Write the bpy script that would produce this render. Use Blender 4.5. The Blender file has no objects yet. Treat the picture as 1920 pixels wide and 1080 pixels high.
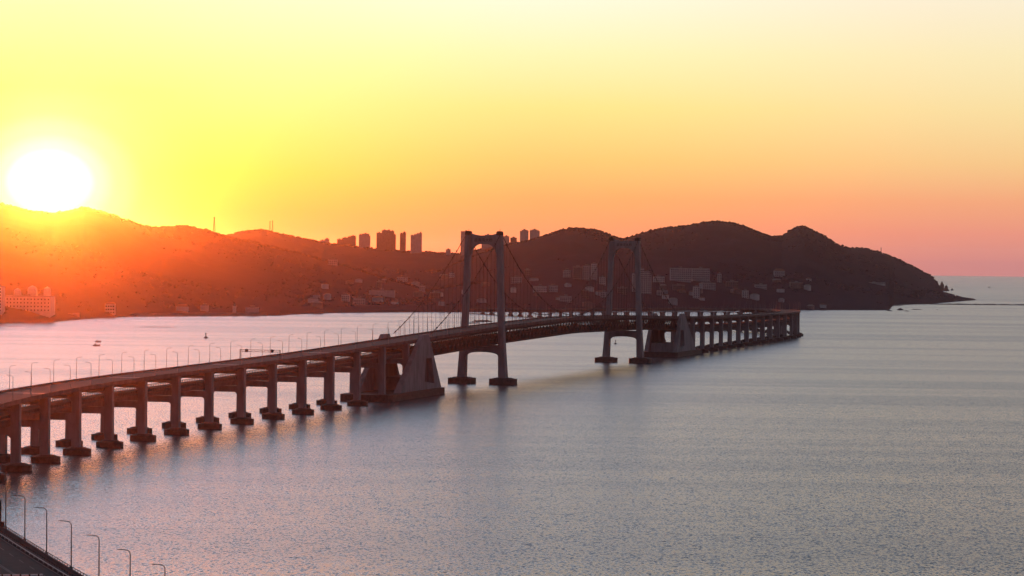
import bpy, math, random
import numpy as np
from mathutils import Matrix, Vector

random.seed(7); rng = np.random.default_rng(7)
sc = bpy.context.scene
C = sc.collection

# ------------------------------------------------------------------ camera
F, H, Y0, ROLL = 5003.6, 94.72, 481.4, .0122        # focal length and eye line in 1920-wide pixels, height over the sea
PITCH = math.atan((540 - Y0) / F)
REARTH = 7.4e6                                       # earth radius with refraction
cam = bpy.data.cameras.new('camera'); cam.sensor_width = 36; cam.lens = F / 1920 * 36
cam.clip_start = 5; cam.clip_end = 120000
camo = bpy.data.objects.new('camera', cam); C.objects.link(camo)
CM = Matrix.Rotation(math.pi / 2 - PITCH, 4, 'X') @ Matrix.Rotation(ROLL, 4, 'Z')
camo.matrix_world = Matrix.Translation((0, 0, H)) @ CM
sc.camera = camo

# ------------------------------------------------------------------ sun and sky
SUN_AZ = math.radians(-9.9); SUN_EL = math.radians(1.95)
sun = bpy.data.lights.new('sun', 'SUN'); sun.energy = 1.95; sun.color = (1.0, .125, .010); sun.angle = math.radians(.4)
suno = bpy.data.objects.new('sun', sun); C.objects.link(suno)
sdir = Vector((math.sin(SUN_AZ) * math.cos(SUN_EL), math.cos(SUN_AZ) * math.cos(SUN_EL), math.sin(SUN_EL)))
suno.rotation_euler = sdir.to_track_quat('Z', 'Y').to_euler()
sc.view_settings.view_transform = 'Standard'; sc.view_settings.look = 'None'
sc.view_settings.exposure = 0; sc.view_settings.gamma = 1
sc.render.resolution_x = 1024; sc.render.resolution_y = 576
sc.cycles.volume_bounces = 1; sc.cycles.max_bounces = 6

world = bpy.data.worlds.new('World'); sc.world = world; world.use_nodes = True
wt = world.node_tree; N = wt.nodes; L = wt.links
for n in list(N): N.remove(n)
def nd(t, T=None, **k):
    n = (T or wt).nodes.new(t)
    for a, b in k.items(): setattr(n, a, b)
    return n
def mth(op, a, b=None, c=None, T=None, clamp=False):
    T = T or wt
    n = T.nodes.new('ShaderNodeMath'); n.operation = op; n.use_clamp = clamp
    for i, v in enumerate((a, b, c)):
        if v is None: continue
        if isinstance(v, (int, float)): n.inputs[i].default_value = v
        else: T.links.new(v, n.inputs[i])
    return n.outputs[0]
def ramp(fac, stops, T=None, interp='LINEAR'):
    T = T or wt
    n = T.nodes.new('ShaderNodeValToRGB'); n.color_ramp.interpolation = interp
    e = n.color_ramp.elements
    while len(e) > 1: e.remove(e[-1])
    for i, (p, c) in enumerate(stops):
        x = e[0] if i == 0 else e.new(p)
        x.position = p; x.color = tuple(c) + (1,) if len(c) == 3 else c
    T.links.new(fac, n.inputs[0]); return n.outputs[0]
def mixc(f, a, b, mode='MIX', T=None):
    T = T or wt
    n = T.nodes.new('ShaderNodeMix'); n.data_type = 'RGBA'; n.blend_type = mode
    for s, v in ((n.inputs[0], f), (n.inputs[6], a), (n.inputs[7], b)):
        if isinstance(v, (int, float)): s.default_value = v
        elif isinstance(v, tuple): s.default_value = v + (1,) if len(v) == 3 else v
        else: T.links.new(v, s)
    return n.outputs[2]
tc = nd('ShaderNodeTexCoord'); sep = nd('ShaderNodeSeparateXYZ'); L.new(tc.outputs['Generated'], sep.inputs[0])
X_, Y_, Z_ = sep.outputs
el = mth('ARCSINE', Z_); az = mth('ARCTAN2', X_, Y_)
efac = mth('SQRT', mth('DIVIDE', mth('MAXIMUM', el, 0.0), .5))
def ep(py): return math.sqrt(max(0, (Y0 - py) / F) / .5)       # height in the frame -> ramp position
def lin(c): return tuple(((v / 255 + .055) / 1.055) ** 2.4 if v > 10 else v / 3294.6 for v in c)
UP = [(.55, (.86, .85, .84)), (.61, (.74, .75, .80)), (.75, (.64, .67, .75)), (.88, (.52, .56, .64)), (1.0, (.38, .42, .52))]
def col(stops, up): return [(ep(p), lin(c)) for p, c in stops] + up
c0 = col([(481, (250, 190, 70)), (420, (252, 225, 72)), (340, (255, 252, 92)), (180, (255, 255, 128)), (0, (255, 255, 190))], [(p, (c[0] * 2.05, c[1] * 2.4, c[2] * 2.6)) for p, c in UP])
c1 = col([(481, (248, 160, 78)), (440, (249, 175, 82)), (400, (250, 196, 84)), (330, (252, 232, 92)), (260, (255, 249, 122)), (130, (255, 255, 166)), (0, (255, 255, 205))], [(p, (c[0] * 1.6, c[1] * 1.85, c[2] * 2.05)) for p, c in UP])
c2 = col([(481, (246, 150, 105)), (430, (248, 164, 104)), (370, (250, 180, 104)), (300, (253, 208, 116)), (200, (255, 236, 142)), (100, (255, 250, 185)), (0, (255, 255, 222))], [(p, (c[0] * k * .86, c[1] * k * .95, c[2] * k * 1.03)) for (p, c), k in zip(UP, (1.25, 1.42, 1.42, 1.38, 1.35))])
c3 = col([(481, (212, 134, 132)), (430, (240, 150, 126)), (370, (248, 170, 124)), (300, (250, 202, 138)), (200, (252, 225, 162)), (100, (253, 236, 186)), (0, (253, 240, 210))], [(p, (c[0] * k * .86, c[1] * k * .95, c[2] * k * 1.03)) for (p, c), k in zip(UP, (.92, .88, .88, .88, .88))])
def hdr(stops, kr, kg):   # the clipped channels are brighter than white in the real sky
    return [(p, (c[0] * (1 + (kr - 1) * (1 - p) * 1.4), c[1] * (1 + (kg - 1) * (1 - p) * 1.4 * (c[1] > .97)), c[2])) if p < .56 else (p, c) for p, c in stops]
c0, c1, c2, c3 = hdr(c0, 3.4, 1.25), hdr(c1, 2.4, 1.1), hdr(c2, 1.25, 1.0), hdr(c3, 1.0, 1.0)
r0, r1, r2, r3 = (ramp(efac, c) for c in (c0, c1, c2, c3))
def maprange(v, a, b, T=None):
    n = (T or wt).nodes.new('ShaderNodeMapRange'); n.interpolation_type = 'SMOOTHSTEP'
    (T or wt).links.new(v, n.inputs[0]); n.inputs[1].default_value = a; n.inputs[2].default_value = b
    return n.outputs[0]
A = lambda px: (px - 960) / F
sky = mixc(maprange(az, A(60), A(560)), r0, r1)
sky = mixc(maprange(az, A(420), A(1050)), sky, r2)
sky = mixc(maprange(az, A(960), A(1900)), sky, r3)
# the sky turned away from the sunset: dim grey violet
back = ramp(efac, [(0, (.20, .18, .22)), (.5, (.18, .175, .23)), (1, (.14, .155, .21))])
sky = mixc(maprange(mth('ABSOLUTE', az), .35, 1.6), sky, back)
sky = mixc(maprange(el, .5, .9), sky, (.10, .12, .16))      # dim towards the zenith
# the sun's own glare disc
dx = mth('SUBTRACT', az, A(100)); dy = mth('MULTIPLY', mth('SUBTRACT', el, (Y0 - 9 - 345) / F), 1.36)
rr = mth('SQRT', mth('ADD', mth('MULTIPLY', dx, dx), mth('MULTIPLY', dy, dy)))
front = mth('GREATER_THAN', Y_, 0)
gl = ramp(mth('DIVIDE', rr, 304 / F), [(0, (13, 7, 3)), (.10, (8, 4.6, 2.2)), (.17, (2.2, 1.9, 1.4)), (.225, (.8, .8, .7)), (.29, (.3, .3, .34)), (.42, (.1, .1, .13)), (.6, (.03, .03, .02)), (1, (0, 0, 0))], interp='EASE')
gl = mixc(front, (0, 0, 0), gl)
sky = mixc(1.0, sky, gl, 'ADD')
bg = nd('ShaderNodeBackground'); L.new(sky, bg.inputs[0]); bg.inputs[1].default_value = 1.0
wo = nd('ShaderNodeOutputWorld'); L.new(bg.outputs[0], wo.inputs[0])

# ------------------------------------------------------------------ helpers
CR = np.array(CM.to_3x3())
def ray(px, py):
    d = CR @ np.array([(px - 960) / F, (540 - py) / F, -1.0]); return d
def at(px, py, D):
    """point seen at (px, py) at forward distance D"""
    d = ray(px, py); t = D / d[1]; return np.array([d[0] * t, D, H + d[2] * t])
def sea(x, y): return -(x * x + y * y) / (2 * REARTH)
def water(px, py):
    """point of the sea surface seen at (px, py)"""
    d = ray(px, py); a = (d[0] ** 2 + d[1] ** 2) / (2 * REARTH); b = d[2]; disc = b * b - 4 * a * H
    t = (-b - math.sqrt(max(disc, 0))) / (2 * a) if disc > 0 else -b / (2 * a)
    return np.array([d[0] * t, d[1] * t, H + d[2] * t])
class MB:
    def __init__(s): s.v = []; s.f = []
    def add(s, vs, fs):
        o = len(s.v); s.v += [tuple(map(float, p)) for p in vs]; s.f += [tuple(i + o for i in f) for f in fs]; return s
    def hexa(s, p):  # 8 points: bottom ring 0-3, top ring 4-7
        return s.add(p, [(3, 2, 1, 0), (4, 5, 6, 7), (0, 1, 5, 4), (1, 2, 6, 5), (2, 3, 7, 6), (3, 0, 4, 7)])
    def box(s, c, sx, sy, sz, rot=0, taper=1.0):  # c = centre of the bottom face
        ca, sa = math.cos(rot), math.sin(rot); P = []
        for z, k in ((0, 1.0), (sz, taper)):
            for a, b in ((-1, -1), (1, -1), (1, 1), (-1, 1)):
                u, v = a * sx / 2 * k, b * sy / 2 * k
                P.append((c[0] + u * ca - v * sa, c[1] + u * sa + v * ca, c[2] + z))
        return s.hexa(P)
    def prism(s, poly, z0, z1, top=None):
        n = len(poly); top = top or poly
        s.add([(p[0], p[1], z0) for p in poly] + [(p[0], p[1], z1) for p in top],
              [tuple(range(n - 1, -1, -1)), tuple(range(n, 2 * n))] + [(i, (i + 1) % n, (i + 1) % n + n, i + n) for i in range(n)])
        return s
    def loft(s, rings, closed=True, caps=True):
        n = len(rings[0]); o = len(s.v); s.v += [tuple(map(float, p)) for r in rings for p in r]
        for k in range(len(rings) - 1):
            for i in range(n if closed else n - 1):
                j = (i + 1) % n; s.f.append((o + k * n + i, o + k * n + j, o + (k + 1) * n + j, o + (k + 1) * n + i))
        if caps and closed:
            s.f.append(tuple(o + i for i in range(n - 1, -1, -1))); s.f.append(tuple(o + (len(rings) - 1) * n + i for i in range(n)))
        return s
    def tube(s, pts, r, n=6):
        pts = [Vector(p) for p in pts]; rings = []
        rs = r if isinstance(r, (list, tuple)) else [r] * len(pts)
        for i, p in enumerate(pts):
            t = (pts[min(i + 1, len(pts) - 1)] - pts[max(i - 1, 0)]).normalized()
            u = t.cross(Vector((0, 0, 1)))
            u = Vector((1, 0, 0)) if u.length < 1e-3 else u.normalized()
            w = t.cross(u)
            rings.append([tuple(p + (u * math.cos(a) + w * math.sin(a)) * rs[i]) for a in [2 * math.pi * k / n for k in range(n)]])
        return s.loft(rings)
    def beam(s, a, b, w, h=None):
        """square bar from a to b"""
        a, b = Vector(a), Vector(b); h = h or w; t = (b - a).normalized(); u = t.cross(Vector((0, 0, 1)))
        u = Vector((1, 0, 0)) if u.length < 1e-3 else u.normalized()
        q = t.cross(u); R = lambda p: [tuple(p + u * (i * w / 2) + q * (j * h / 2)) for i, j in ((-1, -1), (1, -1), (1, 1), (-1, 1))]
        return s.loft([R(a), R(b)])
    def build(s, name, mat, parent=None, smooth=False):
        me = bpy.data.meshes.new(name); me.from_pydata(s.v, [], s.f); me.update()
        me.materials.append(mat)
        if smooth: me.polygons.foreach_set('use_smooth', [True] * len(me.polygons))
        o = bpy.data.objects.new(name, me); C.objects.link(o)
        if parent is not None:
            o.parent = parent; o.matrix_parent_inverse = parent.matrix_world.inverted() if parent.parent is None and parent.type == 'EMPTY' else Matrix()
        return o
    def local(s, o):
        """shift the collected world points so that o becomes the origin"""
        s.v = [(p[0] - o[0], p[1] - o[1], p[2] - o[2]) for p in s.v]; return s
def tag(o, label=None, cat=None, group=None, kind=None):
    if label: o['label'] = label
    if cat: o['category'] = cat
    if group: o['group'] = group
    if kind: o['kind'] = kind
    return o
def thing(name, label, cat, loc=(0, 0, 0), group=None):
    o = bpy.data.objects.new(name, None); C.objects.link(o); o.location = loc; o.empty_display_size = 1
    return tag(o, label, cat, group)
def part(mb, name, mat, root, smooth=False):
    """part built in world points below a thing whose Empty only carries a location"""
    mb.local(root.location); me_o = mb.build(name, mat, None, smooth); me_o.parent = root; return me_o
def sub(mb, name, mat, p, root, smooth=False):
    mb.local(root.location); o = mb.build(name, mat, None, smooth); o.parent = p; return o
def copy_tree(o, parent=None):
    c = o.copy(); C.objects.link(c); c.parent = parent
    for ch in list(o.children): copy_tree(ch, c)
    return c
ORD = 'first second third fourth fifth sixth seventh eighth ninth tenth eleventh twelfth thirteenth fourteenth fifteenth sixteenth seventeenth eighteenth nineteenth twentieth'.split()
def ordn(i):
    if i < 20: return ORD[i]
    t = ['twenty', 'thirty', 'forty', 'fifty'][(i + 1) // 10 - 2]
    r = (i + 1) % 10
    return t + '-' + ORD[r - 1] if r else {'twenty': 'twentieth', 'thirty': 'thirtieth', 'forty': 'fortieth', 'fifty': 'fiftieth'}[t]

# ------------------------------------------------------------------ materials
def mat(name, base, rough=.8, var=.25, scale=.3, spec=.08, metal=0, base2=None, bump=0, stretch=(1, 1, 1), detail=6):
    m = bpy.data.materials.new(name); m.use_nodes = True; T = m.node_tree
    b = T.nodes['Principled BSDF']; b.inputs['Roughness'].default_value = rough
    b.inputs['Specular IOR Level'].default_value = spec; b.inputs['Metallic'].default_value = metal
    t = nd('ShaderNodeTexCoord', T); mp = nd('ShaderNodeMapping', T); mp.inputs['Scale'].default_value = stretch
    T.links.new(t.outputs['Object'], mp.inputs[0])
    n = nd('ShaderNodeTexNoise', T); n.inputs['Scale'].default_value = scale; n.inputs['Detail'].default_value = detail
    n.inputs['Roughness'].default_value = .65
    T.links.new(mp.outputs[0], n.inputs['Vector'])
    b2 = base2 or tuple(c * (1 - var) for c in base); b1 = base if base2 else tuple(min(1, c * (1 + var)) for c in base)
    T.links.new(ramp(n.outputs[0], [(.32, b2), (.68, b1)], T), b.inputs['Base Color'])
    if bump:
        bp = nd('ShaderNodeBump', T); bp.inputs['Strength'].default_value = bump; bp.inputs['Distance'].default_value = .3
        T.links.new(n.outputs[0], bp.inputs['Height']); T.links.new(bp.outputs[0], b.inputs['Normal'])
    return m
M = dict(
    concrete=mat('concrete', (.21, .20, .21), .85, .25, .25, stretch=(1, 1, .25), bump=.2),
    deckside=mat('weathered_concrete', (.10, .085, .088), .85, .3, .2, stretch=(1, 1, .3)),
    cap=mat('wet_concrete', (.07, .055, .05), .7, .4, .5),
    asphalt=mat('asphalt', (.024, .021, .022), .8, .3, .5),
    steel=mat('grey_steel', (.04, .034, .036), .85, .2, .6, spec=.08),
    pole=mat('galvanised_steel', (.13, .12, .12), .45, .15, 1, spec=.5),
    cable=mat('cable_wrap', (.03, .025, .026), .8, .1, .6),
    white=mat('white_paint', (.7, .7, .68), .6, .08, 1),
    rail=mat('pale_rail', (.5, .48, .46), .4, .1, 1, spec=.6),
    dimline=mat('worn_paint', (.16, .15, .15), .8, .3, 2),
    letter=mat('dark_lettering', (.03, .03, .04), .5, .1, 1),
    red=mat('dark_red_paint', (.25, .03, .03), .5, .15, .5),
    wall=mat('pale_render', (.40, .375, .37), .85, .2, .15),
    wall2=mat('brick_render', (.17, .12, .115), .85, .25, .2),
    wall3=mat('grey_render', (.30, .29, .30), .85, .2, .15),
    roof=mat('roof_tile', (.16, .09, .07), .8, .25, .3),
    flat=mat('roof_felt', (.20, .19, .18), .85, .2, .3),
    glass=mat('window_glass', (.03, .03, .035), .15, .2, .5, spec=.8),
    rock=mat('dark_rock', (.06, .05, .045), .9, .4, .15, bump=.3),
    quay=mat('quay_stone', (.2, .165, .15), .9, .3, .1, stretch=(1, 1, 3)),
    boat=mat('boat_paint', (.06, .05, .05), .6, .3, .8),
    foam=mat('boat_white', (.55, .55, .55), .6, .1, .8),
)

# ------------------------------------------------------------------ water
def water_mat():
    m = bpy.data.materials.new('sea_water'); m.use_nodes = True; T = m.node_tree; b = T.nodes['Principled BSDF']
    b.inputs['Base Color'].default_value = (.03, .042, .05, 1); b.inputs['IOR'].default_value = 1.333; b.inputs['Specular Tint'].default_value = (.82, .83, 1.0, 1)
    g = nd('ShaderNodeNewGeometry', T)
    def noise(sx, sy, detail, rough=.6, off=0):
        mp = nd('ShaderNodeMapping', T); mp.inputs['Scale'].default_value = (sx, sy, 1); mp.inputs['Location'].default_value = (off, off * 1.7, off)
        T.links.new(g.outputs['Position'], mp.inputs[0])
        n = nd('ShaderNodeTexNoise', T); n.inputs['Scale'].default_value = 1; n.inputs['Detail'].default_value = detail; n.inputs['Roughness'].default_value = rough
        T.links.new(mp.outputs[0], n.inputs['Vector']); return n.outputs[0]
    patch = noise(1 / 1300, 1 / 200, 4, .6, 3)       # wind lanes, wide and long
    patch2 = noise(1 / 260, 1 / 90, 3, .55, 9)
    p = mth('ADD', mth('MULTIPLY', patch, .7), mth('MULTIPLY', patch2, .3), T=T)
    pf = maprange(p, .36, .62, T)
    # wave slopes straight from vector noise: keeps its statistics however far away it is seen
    def nvec(sx, sy, detail, rough, off):
        mp = nd('ShaderNodeMapping', T); mp.inputs['Scale'].default_value = (sx, sy, 1); mp.inputs['Location'].default_value = (off, off * 1.7, off); mp.inputs['Rotation'].default_value = (0, 0, .22)
        T.links.new(g.outputs['Position'], mp.inputs[0])
        n = nd('ShaderNodeTexNoise', T); n.inputs['Scale'].default_value = 1; n.inputs['Detail'].default_value = detail; n.inputs['Roughness'].default_value = rough
        T.links.new(mp.outputs[0], n.inputs['Vector'])
        v = nd('ShaderNodeVectorMath', T); v.operation = 'SUBTRACT'; T.links.new(n.outputs['Color'], v.inputs[0]); v.inputs[1].default_value = (.5, .5, .5); return v.outputs[0]
    def vs_(a, k):
        v = nd('ShaderNodeVectorMath', T); v.operation = 'MULTIPLY'; T.links.new(a, v.inputs[0])
        if isinstance(k, tuple): v.inputs[1].default_value = k
        else: T.links.new(k, v.inputs[1])
        return v.outputs[0]
    def va(a, b):
        v = nd('ShaderNodeVectorMath', T); v.operation = 'ADD'; T.links.new(a, v.inputs[0]); T.links.new(b, v.inputs[1]); return v.outputs[0]
    fine = vs_(nvec(1 / .95, 1 / 1.5, 3, .55, 1), (1.0, 1.5, 0)); mid_ = vs_(nvec(1 / 7, 1 / 5.5, 2, .5, 5), (.17, .25, 0))
    lane = maprange(noise(1 / 4200, 1 / 150, 4, .62, 21), .44, .60, T)      # calm slicks lying across the bay
    slope = va(fine, mid_); cb = nd('ShaderNodeCombineXYZ', T); amp = mth('MULTIPLY', mth('MULTIPLY_ADD', pf, .18, .82, T=T), mth('MULTIPLY_ADD', lane, .07, .93, T=T), T=T)
    T.links.new(amp, cb.inputs[0]); T.links.new(amp, cb.inputs[1])
    slope = vs_(slope, cb.outputs[0])
    nn = nd('ShaderNodeVectorMath', T); nn.operation = 'NORMALIZE'; T.links.new(va(g.outputs['Normal'], slope), nn.inputs[0])
    T.links.new(nn.outputs[0], b.inputs['Normal']); T.links.new(mth('MULTIPLY_ADD', lane, .04, .23, T=T), b.inputs['Roughness'])
    return m
rad = [0, 60, 150, 300, 450, 600, 750, 900, 1100, 1300, 1600, 2000, 2500, 3200, 4000, 5000, 6500, 8000, 10000, 12500, 15000, 18000, 22000, 26000, 30000, 34000, 38000, 42000, 46000]
NA = 240; vs = [(0, 0, 0)]; fs = []
for r in rad[1:]:
    for k in range(NA):
        a = 2 * math.pi * k / NA; vs.append((r * math.sin(a), r * math.cos(a), -r * r / (2 * REARTH)))
for k in range(NA): fs.append((0, 1 + (k + 1) % NA, 1 + k))
for i in range(len(rad) - 2):
    for k in range(NA):
        a, b2 = 1 + i * NA + k, 1 + i * NA + (k + 1) % NA; fs.append((a, b2, b2 + NA, a + NA))
w = MB(); w.v = vs; w.f = fs
so = w.build('sea', water_mat(), smooth=True); tag(so, 'rippled grey sea reflecting the sunset', kind='structure')

# ------------------------------------------------------------------ bridge centreline
CX, CY, H0 = 40.53, 2212.98, 1.299
S0, S1 = -1800, 2460
def _path():
    sf = np.arange(0, S1 + 1.); kf = np.clip((sf - 1000) / 300, 0, 1) / 420
    th = H0 + np.cumsum(kf); lim = math.radians(113); th = np.minimum(th, lim)
    xf = CX + np.cumsum(np.cos(th)) - math.cos(H0); yf = CY + np.cumsum(np.sin(th)) - math.sin(H0)
    sb = np.arange(0, -S0 + 1.); kb = np.clip((sb - 652.9) / 408.9, 0, 1) / 1123.4
    tb = H0 + np.pi + np.cumsum(kb)
    xb = CX + np.cumsum(np.cos(tb)) - math.cos(tb[0]); yb = CY + np.cumsum(np.sin(tb)) - math.sin(tb[0])
    s = np.concatenate([-sb[::-1], sf[1:]]); return s, np.concatenate([xb[::-1], xf[1:]]), np.concatenate([yb[::-1], yf[1:]]), np.concatenate([(tb - np.pi)[::-1], th[1:]])
PS, PX, PY, PT = _path()
ZS = [-1800, -1720, -1680, -1650, -1600, -1500, -1300, -1012, -787, -627, -475, -230, 0, 230, 475, 627, 787, 1012, 1235, 1400, 1600, 1900, 2150, 2460]
ZV = [17.0, 20.4, 22.7, 24.7, 26.9, 28.1, 29.2, 30.5, 31.6, 33.5, 36.7, 42, 44.6, 42, 36.7, 33.6, 32.2, 31.0, 30.5, 29.5, 26, 18.5, 12.5, 7]
_zd = np.arange(S0, S1 + 1.); _zz = np.interp(_zd, ZS, ZV); _k = np.ones(61) / 61
_zz = np.convolve(np.pad(_zz, 30, mode='edge'), _k, 'valid')
def zu(s): return float(np.interp(s, _zd, _zz))
def P(s, lat, z):
    x = np.interp(s, PS, PX); y = np.interp(s, PS, PY); t = np.interp(s, PS, PT)
    x += math.sin(t) * lat; y -= math.cos(t) * lat
    return (x, y, z + sea(x, y))
def sweep(mb, s0, s1, step, prof, zf):
    """sweep a closed profile [(lateral, dz)] along the centreline"""
    n = max(1, int(round((s1 - s0) / step))); mb.loft([[P(s, a, zf(s) + b) for a, b in (prof(s) if callable(prof) else prof)] for s in np.linspace(s0, s1, n + 1)]); return mb
def rectp(a0, a1, b0, b1): return [(a0, b0), (a1, b0), (a1, b1), (a0, b1)]

HW = 12.6          # half width of the upper deck
LOW = 7.2          # lower deck below the upper
def upper_deck(root, s0, s1, pf, haunch=True):
    def prof(s):
        k = 0.0
        if haunch:
            d = abs((s - pf) / 50 - round((s - pf) / 50)) * 2    # 0 at a pier, 1 at midspan
            k = (1 - d) ** 2 * 1.0
        return [(-HW, -.9), (-7.8, -1.1), (-7.2, -2.3 - k), (7.2, -2.3 - k), (7.8, -1.1), (HW, -.9), (HW, 0), (-HW, 0)]
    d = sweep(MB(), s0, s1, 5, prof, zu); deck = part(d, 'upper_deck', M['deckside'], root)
    a = sweep(MB(), s0, s1, 10, rectp(-HW + .5, HW - .5, .004, .07), zu); part(a, 'road_surface', M['asphalt'], root)
    b = MB()
    for sg in (-1, 1):
        e = sg * HW
        sweep(b, s0, s1, 10, rectp(min(e, e - sg * .4), max(e, e - sg * .4), .072, 1.15), zu)
    part(b, 'parapet', M['deckside'], root)
    return deck
def rail_run(mb, s0, s1, lat, zf, h=1.1, step=2.0, zb=0.05, bar=.09, pw=.14):
    for s in np.arange(s0, s1, step): mb.box(P(s, lat, zf(s) + zb), pw, pw, h - bar - zb, rot=float(np.interp(s, PS, PT)))
    sweep(mb, s0, s1, 10, rectp(lat - .09, lat + .09, h - bar, h), zf)
    return mb
def lower_deck(root, s0, s1, pf, rail=True, wid=7.8):
    zl = lambda s: zu(s) - LOW
    def prof(s):
        d = abs((s - pf) / 50 - round((s - pf) / 50)) * 2; k = (1 - d) ** 2 * 1.3
        return [(-wid, -1.1), (-7.0, -1.4), (-6.8, -2.8 - k), (6.8, -2.8 - k), (7.0, -1.4), (wid, -1.0), (wid, 0), (-wid, 0)]
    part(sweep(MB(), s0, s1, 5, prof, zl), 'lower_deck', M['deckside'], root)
    if rail:
        b = MB()
        for sg in (-1, 1): rail_run(b, s0, s1, sg * (wid - .2), zl, 1.4, 2.5, zb=.02, bar=.28, pw=.4)
        part(b, 'railing', M['deckside'], root)

def arch_beam(mb, s, zb, zt, half, depth, fil, n=10, thick=4.0, sag=0.0):
    """crossbeam between two legs with rounded haunches; zb = soffit at mid width"""
    low = []
    for i in range(n + 1):
        u = -half + 2 * half * i / n
        q = max(0, (abs(u) - (half - fil)) / fil); low.append((u, zb - depth * (1 - math.sqrt(max(0, 1 - q * q)))))
    top = [(half - 2 * half * i / n, zt - sag * (1 - (1 - 2 * i / n) ** 2)) for i in range(n + 1)]
    ring = low + top
    mb.loft([[P(s - thick / 2, a, b) for a, b in ring], [P(s + thick / 2, a, b) for a, b in ring]]); return mb
def leg(mb, s, secs):
    """secs: (z, lateral centre, lateral width, length along the bridge)"""
    mb.loft([[P(s + j * d / 2, c + i * w / 2, z) for i, j in ((-1, -1), (1, -1), (1, 1), (-1, 1))] for z, c, w, d in secs]); return mb
def cap(mb, s, lat, L_, W_, z0, z1, ch=.28):
    """pile cap with chamfered corners; L_ lateral, W_ along"""
    a, b = L_ / 2, W_ / 2; pl = [(-a, -b * .45), (-a * (1 - ch * 1.6), -b), (a * (1 - ch * 1.6), -b), (a, -b * .45), (a, b * .45), (a * (1 - ch * 1.6), b), (-a * (1 - ch * 1.6), b), (-a, b * .45)]
    mb.loft([[P(s + y, lat + x, z0) for x, y in pl], [P(s + y, lat + x, z1) for x, y in pl]])
    k = .55; mb.loft([[P(s + y * .9, lat + x * .85, z1) for x, y in pl], [P(s + y * k, lat + x * k, z1 + .8) for x, y in pl]]); return mb
def pier(root, s, base=None, low=True, legw=3.9):
    z = zu(s); b0 = 3.0 if base is None else base; m = MB()
    for sg in (-1, 1):
        leg(m, s, [(b0, sg * 9.9, legw, 3.8), (z - LOW - 7.8, sg * 9.85, legw * .97, 3.7), (z - 1.12, sg * 9.8, legw * .97, 3.7)])
    # upper and lower crossbeams butt against the legs
    arch_beam(m, s, z - 4.5, z - 3.31, 7.93, 1.2, 2.2, thick=3.2)
    if low: arch_beam(m, s, z - LOW - 7.4, z - LOW - 4.11, 7.93, 1.4, 1.8, thick=3.4)
    o = part(m, 'pier', M['concrete'], root)
    if base is None:
        for sg in (-1, 1):
            c = cap(MB(), s, sg * 10.3, 12.6, 9.0, -1.5, 2.6); sub(c, 'pile_cap', M['cap'], o, root)
    return o

# ------------------------------------------------------------------ near approach viaduct
vn = thing('approach_viaduct', 'curved double-deck concrete approach viaduct on paired piers, left of the anchorage', 'viaduct', P(-900, 0, 0))
PN = -547.5        # a pier station
upper_deck(vn, -1800, -412, PN); lower_deck(vn, -1420, -412, PN)
for k in range(-19, 3):
    s = PN + 50 * k
    pier(vn, s, base=4.6 if k >= 1 else None)
for s in (-1040, -890, -740, -590): part(sweep(MB(), s, s + .9, 1, rectp(-HW + .6, HW - .6, .072, .085), zu), 'expansion_joint', M['rail'], vn)
# kerbs, crash barrier, rails and lines of the road that passes close by
km = MB(); rl = MB(); ln = MB()
for sg in (1, -1):
    a = sg * (HW - 2.2)
    sweep(km, -1800, -1400, 10, rectp(min(a, a + sg * .35), max(a, a + sg * .35), .072, .75), zu)
    rail_run(rl, -1800, -1400, sg * (HW - 2.02), zu, 1.25, 2.0, zb=.76, bar=.1)
    rail_run(rl, -1800, -1400, sg * (HW - .2), zu, 1.75, 2.0, zb=1.16, bar=.09)
    sweep(ln, -1800, -1400, 10, rectp(sg * (HW - 3.2) - .12, sg * (HW - 3.2) + .12, .072, .078), zu)
sweep(ln, -1800, -1400, 10, rectp(-.32, -.14, .072, .078), zu); sweep(ln, -1800, -1400, 10, rectp(.14, .32, .072, .078), zu)
for s in range(-1796, -1400, 9):
    for a in (-6.0, 6.0): sweep(ln, s, s + 4, 4, rectp(a - .08, a + .08, .072, .078), zu)
part(km, 'kerb_wall', M['deckside'], vn); part(rl, 'crash_barrier', M['steel'], vn); part(ln, 'lane_marking', M['dimline'], vn)
gr = MB()
sweep(gr, -1800, -1400, 10, rectp(HW - 2.75, HW - 2.66, .6, .8), zu); 
for s in np.arange(-1799, -1400, 4): gr.box(P(s, HW - 2.60, zu(s) + .07), .1, .1, .7)
part(gr, 'guard_rail', M['rail'], vn)

# ------------------------------------------------------------------ far approach viaduct
vf = thing('approach_viaduct', 'distant approach viaduct curving left behind the second tower towards the hills', 'viaduct', P(900, 0, 0))
PF = 541.0
upper_deck(vf, 412, 2440, PF); lower_deck(vf, 412, 1460, PF, rail=False)
for k in range(-2, 19): pier(vf, PF + 50 * k - (0 if k > -2 else 0), base=4.6 if k <= -1 else None)
for i in range(24):
    s = PF + 50 * 18 + 40 * (i + 1); z = zu(s)
    if s > 2400: break
    m = MB()
    for sg in (-1, 1): leg(m, s, [(1.5, sg * 8, 3, 3), (z - 3.9, sg * 8, 3, 3)])
    arch_beam(m, s, z - 4.9, z - 3.85, 6.4, 1.2, 2.0, thick=2.6)
    o = part(m, 'pier', M['concrete'], vf)
    for sg in (-1, 1): sub(cap(MB(), s, sg * 8, 8, 7, -1.5, 1.4), 'pile_cap', M['cap'], o, vf)

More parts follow.
